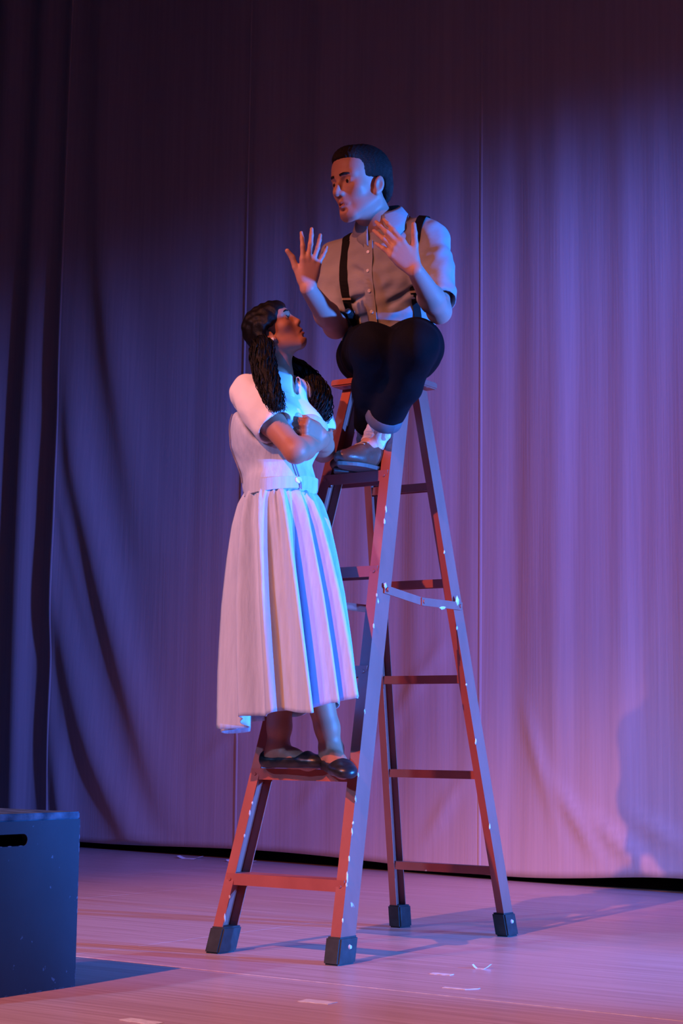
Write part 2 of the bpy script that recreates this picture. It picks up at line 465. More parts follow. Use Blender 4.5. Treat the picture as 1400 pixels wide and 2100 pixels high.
    # rubber boots on the rail ends
    for fn, dep, fl in ((fp, .074, .034), (bp_, .058, .030)):
        for s in (-1, 1):
            c = fn(s, 0); c2 = fn(s, .075)
            x0, x1 = sorted((c.x+s*.006, c.x-s*(fl+.012)))
            bm = bmesh.new(); bm_box(bm, (x0, c.y-.007, 0), (x1, c.y+dep+.007, .075), .005, 2)
            for v in bm.verts:
                f = v.co.z/.075; v.co.x += (c2.x-c.x)*f; v.co.y += (c2.y-c.y)*f
            ft = bm_link('foot', bm, 'rubber', root)
            bm = bmesh.new()
            bmesh.ops.create_cone(bm, cap_ends=True, segments=12, radius1=.007, radius2=.005, depth=.005,
                                  matrix=Matrix.Translation(fn(s, .047)+Vector((s*.008, dep*.55, 0))) @ Matrix.Rotation(s*math.pi/2, 4, 'Y'))
            o = bm_link('bolt', bm, 'steel', ft); o['label'] = 'small bright bolt head'
    return root
build_ladder()

# ------------------------------------------------------------------ wooden box
def build_box():
    root = empty('wooden_box', (-.26, -1.545, 0))
    tag(root, 'scuffed black wooden stage box with a hand slot beside the ladder', 'box')
    x0, x1, y0, y1, zt, t = -.485, -.035, -1.845, -1.245, .43, .018
    yc, zc, hl, hr = -1.545, .367, .102, .0145
    def slot_panel(xa, xb):
        bm = bmesh.new()
        out = [(y0, 0), (y1, 0), (y1, zt-t), (y0, zt-t)]
        inn = [(yc+hl+hr*math.cos(a), zc+hr*math.sin(a)) for a in np.linspace(-math.pi/2, math.pi/2, 9)] + \
              [(yc-hl+hr*math.cos(a), zc+hr*math.sin(a)) for a in np.linspace(math.pi/2, 3*math.pi/2, 9)]
        for x, flip in ((xa, False), (xb, True)):
            vo = [bm.verts.new((x, *p)) for p in out]; vi = [bm.verts.new((x, *p)) for p in inn]
            eo = [bm.edges.new((vo[i], vo[(i+1) % 4])) for i in range(4)]
            ei = [bm.edges.new((vi[i], vi[(i+1) % len(vi)])) for i in range(len(vi))]
            bmesh.ops.triangle_fill(bm, edges=eo+ei, use_beauty=True)
            if flip: b_o, b_i = vo, vi
            else: a_o, a_i = vo, vi
        for A, B in ((a_o, b_o), (a_i, b_i)):
            for i in range(len(A)): bm.faces.new((A[i], A[(i+1) % len(A)], B[(i+1) % len(A)], B[i]))
        bmesh.ops.recalc_face_normals(bm, faces=bm.faces)
        return bm
    sp = bm_link('side_panel', slot_panel(x1-t, x1), 'box', root)
    g = np.random.default_rng(9)
    spots = [(y1-.001, z, 0) for z in g.uniform(.02, .40, 16)]+[(y, .002, 1) for y in g.uniform(y0, y1, 18)]+[(y, zc-hr, 1) for y in g.uniform(yc-hl, yc+hl, 9)]
    for y, z, horiz in spots:
        l = float(g.uniform(.004, .012)); bm = bmesh.new()
        bmesh.ops.create_icosphere(bm, subdivisions=1, radius=1, matrix=Matrix.Translation((x1-.0006, y, z)) @ Matrix.Diagonal((.0012, l if horiz else .0018, .0018 if horiz else l, 1)))
        bm_link('worn_edge', bm, 'boxedge', sp)
    bm_link('side_panel', slot_panel(x0, x0+t), 'box', root)
    bm = bmesh.new(); bm_box(bm, (x0+t, y0, 0), (x1-t, y0+t, zt-t)); bm_link('front_panel', bm, 'box', root)
    bm = bmesh.new(); bm_box(bm, (x0+t, y1-t, 0), (x1-t, y1, zt-t)); bm_link('back_panel', bm, 'box', root)
    bm = bmesh.new(); bm_box(bm, (x0, y0, zt-t), (x1, y1, zt), .003, 2); bm_link('top_panel', bm, 'boxedge', root)
    bm = bmesh.new(); bm_box(bm, (x0+t, y0+t, .012), (x1-t, y1-t, .024)); bm_link('bottom_panel', bm, 'box', root)
build_box()
# ------------------------------------------------------------------ people: shared pieces
M['skin_man'] = mat('fair_skin', (.62, .40, .33), .5, sss=.08, attr='tint', spec=.35, bump=.04, bscale=220)
M['skin_woman'] = mat('brown_skin', (.34, .18, .12), .5, sss=.06, attr='tint', spec=.35, bump=.04, bscale=220)
M['eye_white'] = mat('eye_white', (.48, .45, .43), .25, spec=.5)
M['iris'] = mat('dark_iris', (.03, .018, .012), .15, spec=.6)
M['hair_man'] = mat('short_dark_hair', (.008, .006, .006), .55, (.014, .010, .009), 60, (1, 1, 3), .5, 240, (3, 3, 1), spec=.3)
M['hair_woman'] = mat('black_hair', (.003, .003, .0035), .45, (.006, .0045, .0045), 50, (1, 1, 3), .3, 200, (4, 4, 1), spec=.2)

class Head:
    """head in local axes: x right, y forward, z up; origin at ear level between the ears"""
    def __init__(s, c, fwd, up, scale):
        s.c = np.asarray(c, float); s.R = frame(fwd, up); s.k = scale
    def p(s, x, y, z): return s.c+s.R@(np.array([x, y, z])*s.k)
    def loc(s, V): return (V-s.c)@s.R/s.k
    def build(s, F, jaw=1., nose=1., woman=False):
        e = lambda c, r, k=.012, op='u', R=None: F.ell(s.p(*c), np.array(r)*s.k, s.R if R is None else s.R@R, k*s.k, op)
        r = lambda a, b, ra, rb, k=.01, op='u': F.rc(s.p(*a), s.p(*b), ra*s.k, rb*s.k, k*s.k, op)
        e((0, -.002, .026) if woman else (0, -.016, .036), (.070, .076, .066) if woman else (.074, .094, .080), .02)
        e((0, .030, -.030), (.058*jaw, .060, .080), .03)
        e((0, .045, .036 if woman else .045), (.060, .044, .044 if woman else .050), .03)
        for q in (-1, 1):
            r((q*.052*jaw, -.004, -.052), (q*.020, .060, -.100), .020, .017, .025)
            e((q*.040, .056, -.020), (.020, .018, .016), .025)
            r((q*.012, .084, .022), (q*.044, .068, .022), .0095, .008, .016)
        e((0, .066, -.098), (.020*jaw, .018, .018), .02)
        r((0, .083, -.040), (0, .078, -.085), .014, .015, .02)
        for q in (-1, 1):       # eye sockets, lids
            e((q*.031, .090, .002), (.017, .011, .0105), .010, 's')
            e((q*.031, .071, .002), (.0160, .0150, .0125), .004)
            e((q*.031, .088, .001), (.0118, .0100, .0036), .003, 's')
        # nose
        r((0, .084, .014), (0, .1015 if woman else .107, -.030), .0075, .0115*nose, .009)
        e((0, .101 if woman else .106, -.033), (.0095*nose, .009, .0085), .006)
        for q in (-1, 1):
            e((q*.012*nose, .095, -.036), (.0072, .010, .0075), .006)
            e((q*.0062, .099, -.0445), (.0032, .0045, .004), .003, 's')
        # mouth
        for q in (-1, 1):
            r((0, .0935, -.0620), (q*.022, .079, -.0665), .0062, .0032, .004)
            r((0, .0915, -.0755), (q*.020, .078, -.0700), .0072, .0034, .004)
        for q in (-1, 1): r((0, .0965, -.0690), (q*.0175, .0815, -.0690), .0030, .0016, .002, 's')
        e((0, .090, -.0865), (.014, .006, .005), .008, 's')
        # ears
        for q in (-1, 1):
            a = .28; Re = np.array([[1, 0, 0], [0, math.cos(a), -math.sin(a)], [0, math.sin(a), math.cos(a)]])
            b = q*.32; Rz = np.array([[math.cos(b), -math.sin(b), 0], [math.sin(b), math.cos(b), 0], [0, 0, 1]])
            e((q*.078, -.006, -.018), (.0075, .017, .029), .006, 'u', Rz@Re)
            e((q*.085, -.002, -.019), (.006, .009, .016), .004, 's', Rz@Re)
            e((q*.076, .006, -.042), (.006, .008, .009), .006)
    def tint(s, V, skin, lip):
        L = s.loc(V); c = np.tile(np.array(skin), (len(V), 1))
        m = (np.abs(L[:, 0]) < .024) & (L[:, 2] < -.0585+.0) & (L[:, 2] > -.083) & (L[:, 1] > .076)
        w = np.clip(1-(np.abs(L[:, 0])/.024)**2-((L[:, 2]+.0695)/.0125)**2, 0, 1)*1.8
        w = np.where(m, np.clip(w, 0, 1), 0)[:, None]
        return c*(1-w)+np.array(lip)*w
    def eyes(s, parent, look=(0, 1, 0)):
        lk = nrm(look)
        for q in (-1, 1):
            c = s.p(q*.031, .0705, .0015); g = s.R@lk
            bm = bmesh.new(); bmesh.ops.create_uvsphere(bm, u_segments=20, v_segments=12, radius=.0142*s.k, matrix=Matrix.Translation(c))
            ey = bm_link('eye', bm, 'eye_white', parent, True)
            bm = bmesh.new()
            q4 = Vector(g).to_track_quat('Z', 'Y').to_matrix().to_4x4(); q4.translation = Vector(c+g*.0112*s.k)
            bmesh.ops.create_uvsphere(bm, u_segments=14, v_segments=8, radius=.0070*s.k, matrix=q4 @ Matrix.Diagonal((1, 1, .62, 1)))
            bm_link('iris', bm, 'iris', ey, True)
    def brows(s, parent, m, thick=1.):
        for q in (-1, 1):
            P = curve([s.p(q*.013, .0965, .0215), s.p(q*.026, .0925, .0242), s.p(q*.040, .0830, .0228), s.p(q*.047, .0750, .0190)], 10)
            rr = np.interp(np.linspace(0, 1, 10), [0, .4, 1], [.0028, .0034, .0012])*s.k*thick
            tube('eyebrow', P, rr, m, parent, 8)

def hand(F, wrist, D, S, P, sc, fingers, thumb, k=.0045):
    """D along the hand, S to the thumb side, P out of the palm; fingers: index..pinky (spread, bends)"""
    wrist = np.asarray(wrist, float); D = nrm(D); S = nrm(np.asarray(S, float)-D*(np.asarray(S, float)@D)); Pd = np.cross(D, S); P = Pd if Pd@np.asarray(P, float) > 0 else -Pd
    base = [(.027, .086), (.0095, .091), (-.0085, .086), (-.0255, .076)]
    lens = [(.043, .026, .022), (.047, .030, .023), (.044, .028, .022), (.034, .021, .019)]
    rad = [.0088, .0092, .0087, .0076]
    for i, (b, ln, r0, (spr, bend)) in enumerate(zip(base, lens, rad, fingers)):
        kn = wrist+(S*b[0]+D*b[1])*sc
        st = wrist+(S*b[0]*.55+D*.008)*sc
        F.rc(st, kn, .0125*sc, .0108*sc, .010*sc)
        d = nrm(D*math.cos(spr)+S*math.sin(spr)); pos = kn; ang = 0.; n = P
        for j, (L, bd) in enumerate(zip(ln, bend)):
            ang += bd; dd = d*math.cos(ang)+n*math.sin(ang)
            ra = r0*(1-.10*j)*sc; rb = r0*(.92-.12*j)*sc
            nx = pos+dd*L*sc
            F.rc(pos, nx, ra, rb, (.008 if j == 0 else k)*sc); pos = nx
    F.ell(wrist+(D*.045+P*.004)*sc, np.array([.034, .045, .013])*sc, np.stack([S, D, P], 1), .012*sc)
    F.ell(wrist+(D*.034+S*.020+P*.009)*sc, np.array([.015, .030, .013])*sc, np.stack([S, D, P], 1), .012*sc)
    tb = wrist+(D*.022+S*.022+P*.006)*sc; pos = tb
    for j, (v, L, ra, rb) in enumerate(zip(thumb, (.044, .033, .027), (.0135, .0110, .0098), (.0112, .0098, .0078))):
        dd = nrm(S*v[0]+D*v[1]+P*v[2]); nx = pos+dd*L*sc
        F.rc(pos, nx, ra*sc, rb*sc, (.012 if j == 0 else k)*sc); pos = nx

def wr(amp, *waves):
    """displacement: a sum of warped sines, (kx, ky, kz, phase, weight)"""
    def f(V):
        d = np.zeros(len(V)); x, y, z = V.T
        for kx, ky, kz, ph, w in waves:
            d += w*np.sin(kx*x+ky*y+kz*z+ph+1.3*np.sin(.45*kz*x-.5*kx*z+.4*ky*y+ph))
        return amp*d
    return f
def bvh_of(V, F): return BVHTree.FromPolygons([tuple(v) for v in V.tolist()], F.tolist())
def ribbon(name, pts, nrms, width, thick, m, parent):
    """flat strap through pts with surface normals nrms"""
    P = np.asarray(pts, float); N = np.asarray(nrms, float)
    T = np.gradient(P, axis=0); S = np.cross(T, N); S /= np.linalg.norm(S, axis=1)[:, None]
    V = []; Fc = []
    for i in range(len(P)):
        a, b = P[i]-S[i]*width/2, P[i]+S[i]*width/2
        V += [a, b, b+N[i]*thick, a+N[i]*thick]
        if i:
            o = 4*i
            for j in range(4): Fc.append((o-4+j, o-4+(j+1) % 4, o+(j+1) % 4, o+j))
    Fc += [(3, 2, 1, 0), (len(V)-4, len(V)-3, len(V)-2, len(V)-1)]
    return pydata(name, V, Fc, m, parent, False)
def project(bvh, pts, direction, off, back=.4):
    out, nn = [], []
    for p in pts:
        d = Vector(direction).normalized()
        h = bvh.ray_cast(Vector(p)-d*back, d)
        if h[0] is None:
            h = bvh.find_nearest(Vector(p))
        n = h[1] if h[1].dot(d) < 0 else -h[1]
        out.append(np.array(h[0]+n*off)); nn.append(np.array(n))
    nn = np.array(nn)
    if len(nn) > 4:
        for _ in range(3): nn[1:-1] = (nn[:-2]+nn[1:-1]*2+nn[2:])/4
        out = np.array(out)
        for _ in range(2): out[1:-1] = (out[:-2]+out[1:-1]*2+out[2:])/4
    nn /= np.linalg.norm(nn, axis=1)[:, None]
    return np.array(out), nn
def button(name, p, n, r, m, parent):
    bm = bmesh.new(); q = Vector(n).to_track_quat('Z', 'Y').to_matrix().to_4x4(); q.translation = Vector(p)
    bmesh.ops.create_cone(bm, cap_ends=True, segments=16, radius1=r, radius2=r*.8, depth=r*.5, matrix=q)
    return bm_link(name, bm, m, parent, False)
def collar(name, c, axis, front, r0, m, parent, drop=.036, point=.030, gap=.35, squash=1., flare=.022):
    """turned-down collar: ring round `c`, opening towards `front`"""
    A = nrm(axis); f = nrm(np.asarray(front, float)-A*(np.asarray(front, float)@A)); s = np.cross(A, f)
    V = []; Fc = []; n = 37
    for i, t in enumerate(np.linspace(gap, 2*math.pi-gap, n)):
        dr = f*math.cos(t)*squash+s*math.sin(t)
        fr = math.exp(-((min(t, 2*math.pi-t)-gap)/.42)**2)
        lift = .020*(1-math.cos(t))/2
        for (rr, hh) in ((r0, .004+lift-.024), (r0+.001, .012+lift), (r0+.0055, .0155+lift), (r0+.012, .010+lift), (r0+flare, -drop*.45+lift*.6-point*.3*fr), (r0+flare+.007+.010*fr, -drop+lift*.4-point*fr)):
            V.append(np.asarray(c, float)+dr*rr+A*hh)
        if i:
            o = 6*i
            for j in range(5): Fc.append((o-6+j, o+j, o+j+1, o-5+j))
    ob = pydata(name, V, Fc, m, parent, True)
    so = ob.modifiers.new('thickness', 'SOLIDIFY'); so.thickness = .0028; so.offset = 0
    return ob

# ------------------------------------------------------------------ the man on top of the ladder
M['shirt_man'] = mat('pale_grey_shirt_cloth', (.40, .41, .44), .8, (.35, .36, .39), 8, (1, 1, 1), .25, 16, (1, 1, 2.2), spec=.2)
M['button'] = mat('pale_button', (.85, .83, .80), .3, spec=.5)
M['suspender'] = mat('black_elastic', (.008, .008, .010), .8, spec=.2)
M['trousers'] = mat('black_wool', (.0045, .0045, .008), .85, (.003, .003, .006), 12, (1, 1, 1), .3, 22, spec=.12)
M['sock'] = mat('white_ribbed_sock', (.78, .76, .76), .9, (.66, .64, .64), 40, (1, 1, 4), .3, 60, (1, 1, 4))
M['leather'] = mat('brown_leather', (.13, .055, .035), .38, (.09, .035, .022), 14, (1, 1, 1), .15, 50, spec=.5)
M['sole'] = mat('worn_sole', (.12, .085, .075), .6, (.08, .06, .055), 30)
M['lace'] = mat('lace_eyelet', (.45, .34, .24), .5)

def build_man():
    root = empty('person', (.003, .09, 1.764))
    tag(root, 'person in grey shirt, black trousers and suspenders seated on top of the ladder, hands raised', 'person')
    A = np.array
    fc = A([.29, -.957, 0]); lf = A([.957, .29, 0])      # chest faces this way; towards his left
    hipL, hipR = A([.098, .088, 1.857]), A([-.082, .088, 1.859])
    knL, knR = A([.335, -.268, 1.783]), A([.200, -.290, 1.790])
    anL, anR = A([.054, -.060, 1.548]), A([-.036, .045, 1.552])
    shL, shR = A([.196, .032, 2.190]), A([-.098, -.056, 2.148])
    elL, elR = A([.300, -.080, 1.925]), A([-.058, -.122, 1.914])
    wrL, wrR = A([.343, -.286, 2.000]), A([.006, -.362, 1.976])
    chest = A([.050, -.004, 2.090]); neck = A([.060, -.060, 2.235]); belly = A([.022, .060, 1.94])
    Ft = frame(fc, (0, 0, 1))                             # torso axes
    hd = Head((.034, -.124, 2.362), (-.259*math.cos(.17), -.966*math.cos(.17), -math.sin(.17)), (0, 0, 1), 1.0)
    F = Field((-.20, -.56, 1.43), (.46, .24, 2.56), .0029)
    F.chain([(0.01, .085, 1.87), belly, chest, A([.055, -.03, 2.17])], [.10, .10, .105, .07], .05)
    F.rc(shL-lf*.02, shR+lf*.02, .048, .048, .04)
    F.chain([A([.056, -.02, 2.17]), neck, hd.p(0, -.022, -.055)], [.062, .056, .052], .02)
    hd.build(F, jaw=1.04)
    for h, kn, an in ((hipL, knL, anL), (hipR, knR, anR)):
        F.chain([h, kn, an], [.070, .052, .036], .02)
    # arms: upper arm, forearm with a fuller near end, wrist
    for s, e, w in ((shL, elL, wrL), (shR, elR, wrR)):
        F.chain([s, s*.45+e*.55, e], [.046, .043, .036], .02)
        F.chain([e, e*.68+w*.32, w], [.034, .037, .0245], .02)
    # his right hand: back towards the viewer, fingers up and spread, thumb out
    up = A([0, 0, 1.]); vr = A([.822, .569, 0]); vf = A([-.569, .822, 0])
    D = nrm(up*.96-vf*.24+vr*.10); S = nrm(-vr*.95-vf*.30)
    hand(F, wrR+D*.004, D, S, vf, .93, [(.10, (.10, .22, .22)), (-.06, (.02, .22, .22)), (-.24, (.08, .25, .25)), (-.46, (.15, .28, .25))],
         [(.50, .80, .15), (.42, .9, .10), (.70, .7, .0)])
    D = nrm(up*.66-vr*.62-vf*.25); S = nrm(up*.60+vr*.72-vf*.05)
    hand(F, wrL+D*.006, D, S, vf, .97, [(.05, (.15, .25, .2)), (0, (.2, .3, .25)), (-.05, (.28, .35, .28)), (-.14, (.36, .38, .3))],
         [(.66, .70, .10), (.62, .78, .05), (.62, .80, .05)])
    # feet inside the shoes
    for an, tip in ((anL, (-.06, -1)), (anR, (-.04, -1))):
        d = nrm(A([tip[0], tip[1], 0])); F.chain([an, an+d*.05-up*.052, an+d*.13-up*.074], [.034, .030, .016], .02)
    skin = (.52, .29, .24); lip = (.40, .18, .15)
    field_obj('body', F, 'skin_man', root, 1, None, lambda V: hd.tint(V, skin, lip))
    del F
    hd.eyes(root, (.1, .95, -.12))
    hd.brows(root, 'hair_man', 1.25)
    # hair
    F = Field(hd.c-.17, hd.c+.17, .0028)
    e = lambda c, r, k=.01, op='u': F.ell(hd.p(*c), A(r)*hd.k, hd.R, k, op)
    b = lambda c, h, rd, k=.01, op='u': F.box(hd.p(*c), A(h)*hd.k, hd.R, rd, k, op)
    e((0, -.016, .040), (.0815, .102, .088)); e((0, -.052, -.020), (.066, .056, .055), .03); e((0, .048, .085), (.050, .034, .030), .03)
    b((0, .140, -.040), (.12, .085, .112), .03, .012, 's')
    for q in (-1, 1):
        b((q*.10, .010, -.075), (.05, .052, .082), .012, .008, 's')
    b((0, .03, -.13), (.2, .085, .10), .02, .01, 's')
    b((0, -.03, -.20), (.2, .2, .12), .02, .01, 's')
    field_obj('hair', F, 'hair_man', root, 1, wr(.0004, (460, 190, 60, 0, 1), (-220, 440, 80, 1, 1)))
    # shirt
    F = Field((-.26, -.30, 1.74), (.42, .27, 2.30), .0036)
    for s_, e_, fr in ((shL, elL, .80), (shR, elR, .82)):
        m = s_*(1-fr)+e_*fr
        F.chain([s_, s_*.5+m*.5, m], [.058, .060, .061], .03)
        d = nrm(e_-s_)
        F.rc(m-d*.012, m+d*.10, .052, .052, .006, 's')
        F.box(m+d*.068, (.08, .08, .045), frame(d, (0.3, .5, .2))[:, [0, 2, 1]], .004, .004, 's')
    F.ell(chest+A([0, 0, -.01]), (.168, .118, .165), Ft, .03)
    F.ell(belly+A([.004, 0, 0]), (.150, .122, .150), Ft, .06)
    F.ell(A([.010, .085, 1.86]), (.155, .125, .085), Ft, .05)
    F.rc(shL-lf*.015+up*.004, A([.056, -.025, 2.185]), .056, .066, .05); F.rc(shR+lf*.015+up*.004, A([.056, -.025, 2.185]), .056, .066, .05)
    F.ell(A([.052, .05, 2.13]), (.14, .075, .11), Ft, .05)
    F.rc(A([.070, -.005, 2.215]), A([.150, .020, 2.205]), .052, .048, .05)
    F.rc(A([.058, .0, 2.19]), A([.060, -.030, 2.225]), .075, .066, .04)
    F.rc(A([.058, -.035, 2.235]), A([.058, -.075, 2.33]), .057, .066, .008, 's')
    cr = [(70, 20, 45, 0, .5), (-35, 60, 60, 1.4, .5), (25, -30, 120, 2.2, .5), (120, 60, -40, .5, .25)]
    # soft tucks: shallow grooves across the belly and from the armpits
    def groove(a, b_, r, k=.012): F.rc(a, b_, r, r*.6, k, 's')
    fr_ = lambda u, z, out: A([0, 0, z])+A([.045, .03, 0])*0+(A([.03+.02*(z-1.95)/.15, .05-.05*(z-1.95)/.15, 0]))+lf*u+fc*out
    groove(fr_(-.12, 1.99, .105), fr_(-.02, 2.005, .143), .010); groove(fr_(-.11, 1.93, .11), fr_(-.01, 1.945, .148), .010)
    groove(fr_(.05, 1.975, .140), fr_(.13, 2.03, .10), .010); groove(fr_(-.02, 2.06, .135), fr_(-.10, 2.11, .105), .008)
    shirt, (SV, SF) = field_obj('shirt', F, 'shirt_man', root, 2, wr(.0026, *cr))
    shirt['label'] = 'pale grey short-sleeved buttoned shirt'
    bv = bvh_of(SV, SF)
    cl = collar('collar', A([.058, -.044, 2.264]), A([-.03, -.38, 1]), fc, .062, 'shirt_man', shirt, drop=.046, point=.038, gap=.30, flare=.032)
    up_ = lambda u, z: A([.045, -.02, z])+lf*u
    # placket and buttons
    P, N = project(bv, [up_(-.012+.02*(2.16-z), z) for z in np.linspace(2.175, 1.87, 26)], -fc, .003)
    for _ in range(4): P[1:-1] = (P[:-2]+P[1:-1]*2+P[2:])/4
    ribbon('placket', P, N, .030, .0022, 'shirt_man', shirt)
    for i in (3, 8, 13, 18, 23): button('button', P[i]+N[i]*.003, N[i], .0062, 'button', shirt)
    # suspenders
    sus = empty('suspenders', (0, 0, 0)); sus.parent = root; sus.location = -root.location
    def strap(path):
        P, N = project(bv, [up_(*q) for q in curve(path, 34)], -fc, .001)
        return ribbon('strap', P, N, .026, .0022, 'suspender', sus), P, N
    for path in ([(-.098, 2.19), (-.100, 2.10), (-.090, 2.00), (-.060, 1.90), (-.040, 1.86)], [(.140, 2.23), (.128, 2.14), (.126, 2.02), (.124, 1.92), (.118, 1.86)]):
        st, P, N = strap([(a, b) for a, b in path])
        i = 17
        T = nrm(P[i+1]-P[i]); S = np.cross(T, N[i])
        R = np.stack([S, T, N[i]], 1); bm = bmesh.new()
        mm = Matrix(R.tolist()).to_4x4(); mm.translation = Vector(P[i]+N[i]*.003)
        bmesh.ops.create_cube(bm, size=1, matrix=mm @ Matrix.Diagonal((.029, .007, .004, 1)))
        bm_link('adjuster', bm, 'lace', st)
        # over the shoulder and down the back
        top = P[0]; back = [top, top-fc*.04+up*.016, top-fc*.10+up*.004, top-fc*.15-up*.08]
        Q = []; NN = []
        for p in curve(back, 14):
            h = bv.find_nearest(Vector(p)); Q.append(np.array(h[0]+h[1]*.001)); NN.append(np.array(h[1]))
        ribbon('back_strap', Q, NN, .026, .0022, 'suspender', sus)
    # trousers
    F = Field((-.24, -.42, 1.50), (.48, .28, 1.98), .0038)
    F.ell(A([.008, .085, 1.856]), (.160, .135, .092), Ft, .03)
    for h, kn, an, sg in ((hipL, knL, anL, 1), (hipR, knR, anR, -1)):
        F.chain([h, h*.5+kn*.5, kn], [.092, .084, .066], .035)
        c = kn*.22+an*.78
        F.chain([kn, kn*.5+c*.5+A([.0, .012, 0]), c], [.066, .064, .052], .02)
        d = nrm(an-kn); F.rc(c-d*.0, c+d*.08, .043, .043, .004, 's')
        if sg > 0: F.rc(knL*.9+hipL*.1-A([0, 0, .022]), knR*.9+hipR*.1-A([0, 0, .022]), .050, .050, .04)
        F.box(c+d*.052, (.09, .09, .05), frame(d, (0.3, .5, .2))[:, [0, 2, 1]], .003, .004, 's')
    F.box((0, .1, 1.66), (.3, .4, .1022), None, .01, .004, 's') if False else None
    tr, (TV, TF) = field_obj('trousers', F, 'trousers', root, 2, wr(.0022, (60, 30, 40, 0, .5), (-30, 70, 50, 1, .5)))
    for (h, kn, an) in ((hipL, knL, anL),):
        c = kn*.22+an*.78; d = nrm(an-kn); R = frame(d, (.3, .5, .2)); V = []; Fc = []
        for i in range(25):
            a = 2*math.pi*i/24
            for (rr, t) in ((.0535, -.034), (.0575, -.030), (.0585, .0), (.0545, .004)):
                V.append(c+d*t+(R[:, 0]*math.cos(a)+R[:, 2]*math.sin(a))*rr)
            if i:
                o = 4*i
                for j in range(3): Fc.append((o-4+j, o+j, o+j+1, o-3+j))
        cu = pydata('cuff', V, Fc, mat('grey_cuff', (.10, .10, .12), .8, (.08, .08, .1), 30), tr, True)
        cu['label'] = 'turned-up grey lining of the trouser leg'
    # socks and shoes
    for an, kn, tip in ((anL, knL, (-.06, -1)), (anR, knR, (-.04, -1))):
        d = nrm(A([tip[0], tip[1], 0])); fl = A([an[0], an[1], 1.4475])
        F = Field(an-A([.09, .22, .13]), an+A([.09, .12, .12]), .0028)
        upd = nrm(kn-an)
        F.chain([an+upd*.075, an+upd*.02, an-up*.04], [.039, .037, .037], .01)
        for j, t in enumerate((.062, .045, .028, .010, -.006)):
            c = an+upd*t; R = frame(d, (.15*(-1)**j, 0, 1))
            F.ell(c, (.0405, .0430, .009), R, .010)
        sk, _ = field_obj('sock', F, 'sock', root, 1, wr(.001, (150, 120, 60, 0, 1)))
        sk['label'] = 'white bunched sock'
        F = Field(fl-A([.10, .26, .02]), fl+A([.10, .13, .17]), .0026)
        Rf = frame(d, (0, 0, 1)); L = lambda x, y, z: fl+Rf@A([x, y*.93, z])
        F.ell(L(0, -.030, .040), (.036, .046, .042), Rf, .02)
        F.rc(L(0, -.032, .035), L(0, -.018, .092), .034, .040, .02)
        F.rc(L(0, .0, .060), L(0, .085, .040), .036, .034, .03)
        F.rc(L(0, .02, .034), L(.0, .10, .030), .033, .038, .02)
        F.ell(L(-.0, .140, .028), (.041, .056, .027), Rf, .025)
        F.rc(L(0, .02, .085), L(0, .06, .060), .024, .020, .02)
        F.rc(L(0, -.018, .10), L(0, -.010, .16), .036, .044, .006, 's')
        F.plane(L(0, 0, .012), (0, 0, -1), .003)
        F.rc(L(-.04, .148, .040), L(.04, .148, .040), .0022, .0022, .003, 's') if False else None
        sh, (V2, F2) = field_obj('shoe', F, 'leather', root, 1)
        sh['label'] = 'brown leather lace-up shoe'
        bs = bvh_of(V2, F2)
        # sole
        out = []
        for t in np.linspace(0, 2*math.pi, 48, endpoint=False):
            y = .058+.142*math.cos(t); w = np.interp(y, [-.084, -.06, -.02, .04, .10, .15, .19, .20], [.016, .036, .040, .036, .042, .042, .026, .014])
            out.append((math.sin(t)*w*1.06, y))
        bm = bmesh.new(); zz = (0.0, .011, .0125); rr = (.985, 1.0, .97)
        rings = [[bm.verts.new(L(x*r_, .058+(y-.058)*r_, z)) for x, y in out] for z, r_ in zip(zz, rr)]
        for a_, b_ in zip(rings[:-1], rings[1:]):
            for i in range(48): bm.faces.new((a_[i], a_[(i+1) % 48], b_[(i+1) % 48], b_[i]))
        bm.faces.new(rings[0][::-1]); bm.faces.new(rings[-1])
        bm_link('sole', bm, 'sole', sh)
        # laces
        for j in range(4):
            y = .030+.018*j; w = .020-.001*j
            P, N = project(bs, [L(x, y+.004*math.sin(x*80), .1) for x in np.linspace(-w, w, 9)], (0, 0, -1), .0018, .1)
            tube('lace', P, .0022, 'lace', sh, 6)
    return root
build_man()

# ------------------------------------------------------------------ the woman on the second step
M['blouse'] = mat('white_cotton', (.80, .78, .78), .85, (.74, .72, .73), 10, (1, 1, 1), .2, 18, spec=.15)
M['dress'] = mat('pale_striped_cotton', (.50, .56, .68), .88, (.44, .50, .62), 3, (30, 30, .6), .22, 22, (3, 3, .7), spec=.12)
M['edge_line'] = mat('dark_edge_line', (.22, .20, .28), .9)
M['flat'] = mat('black_ballet_flat', (.012, .012, .014), .35, (.02, .02, .022), 30, spec=.5)
M['pearl'] = mat('pearl', (.8, .76, .72), .2, spec=.6)

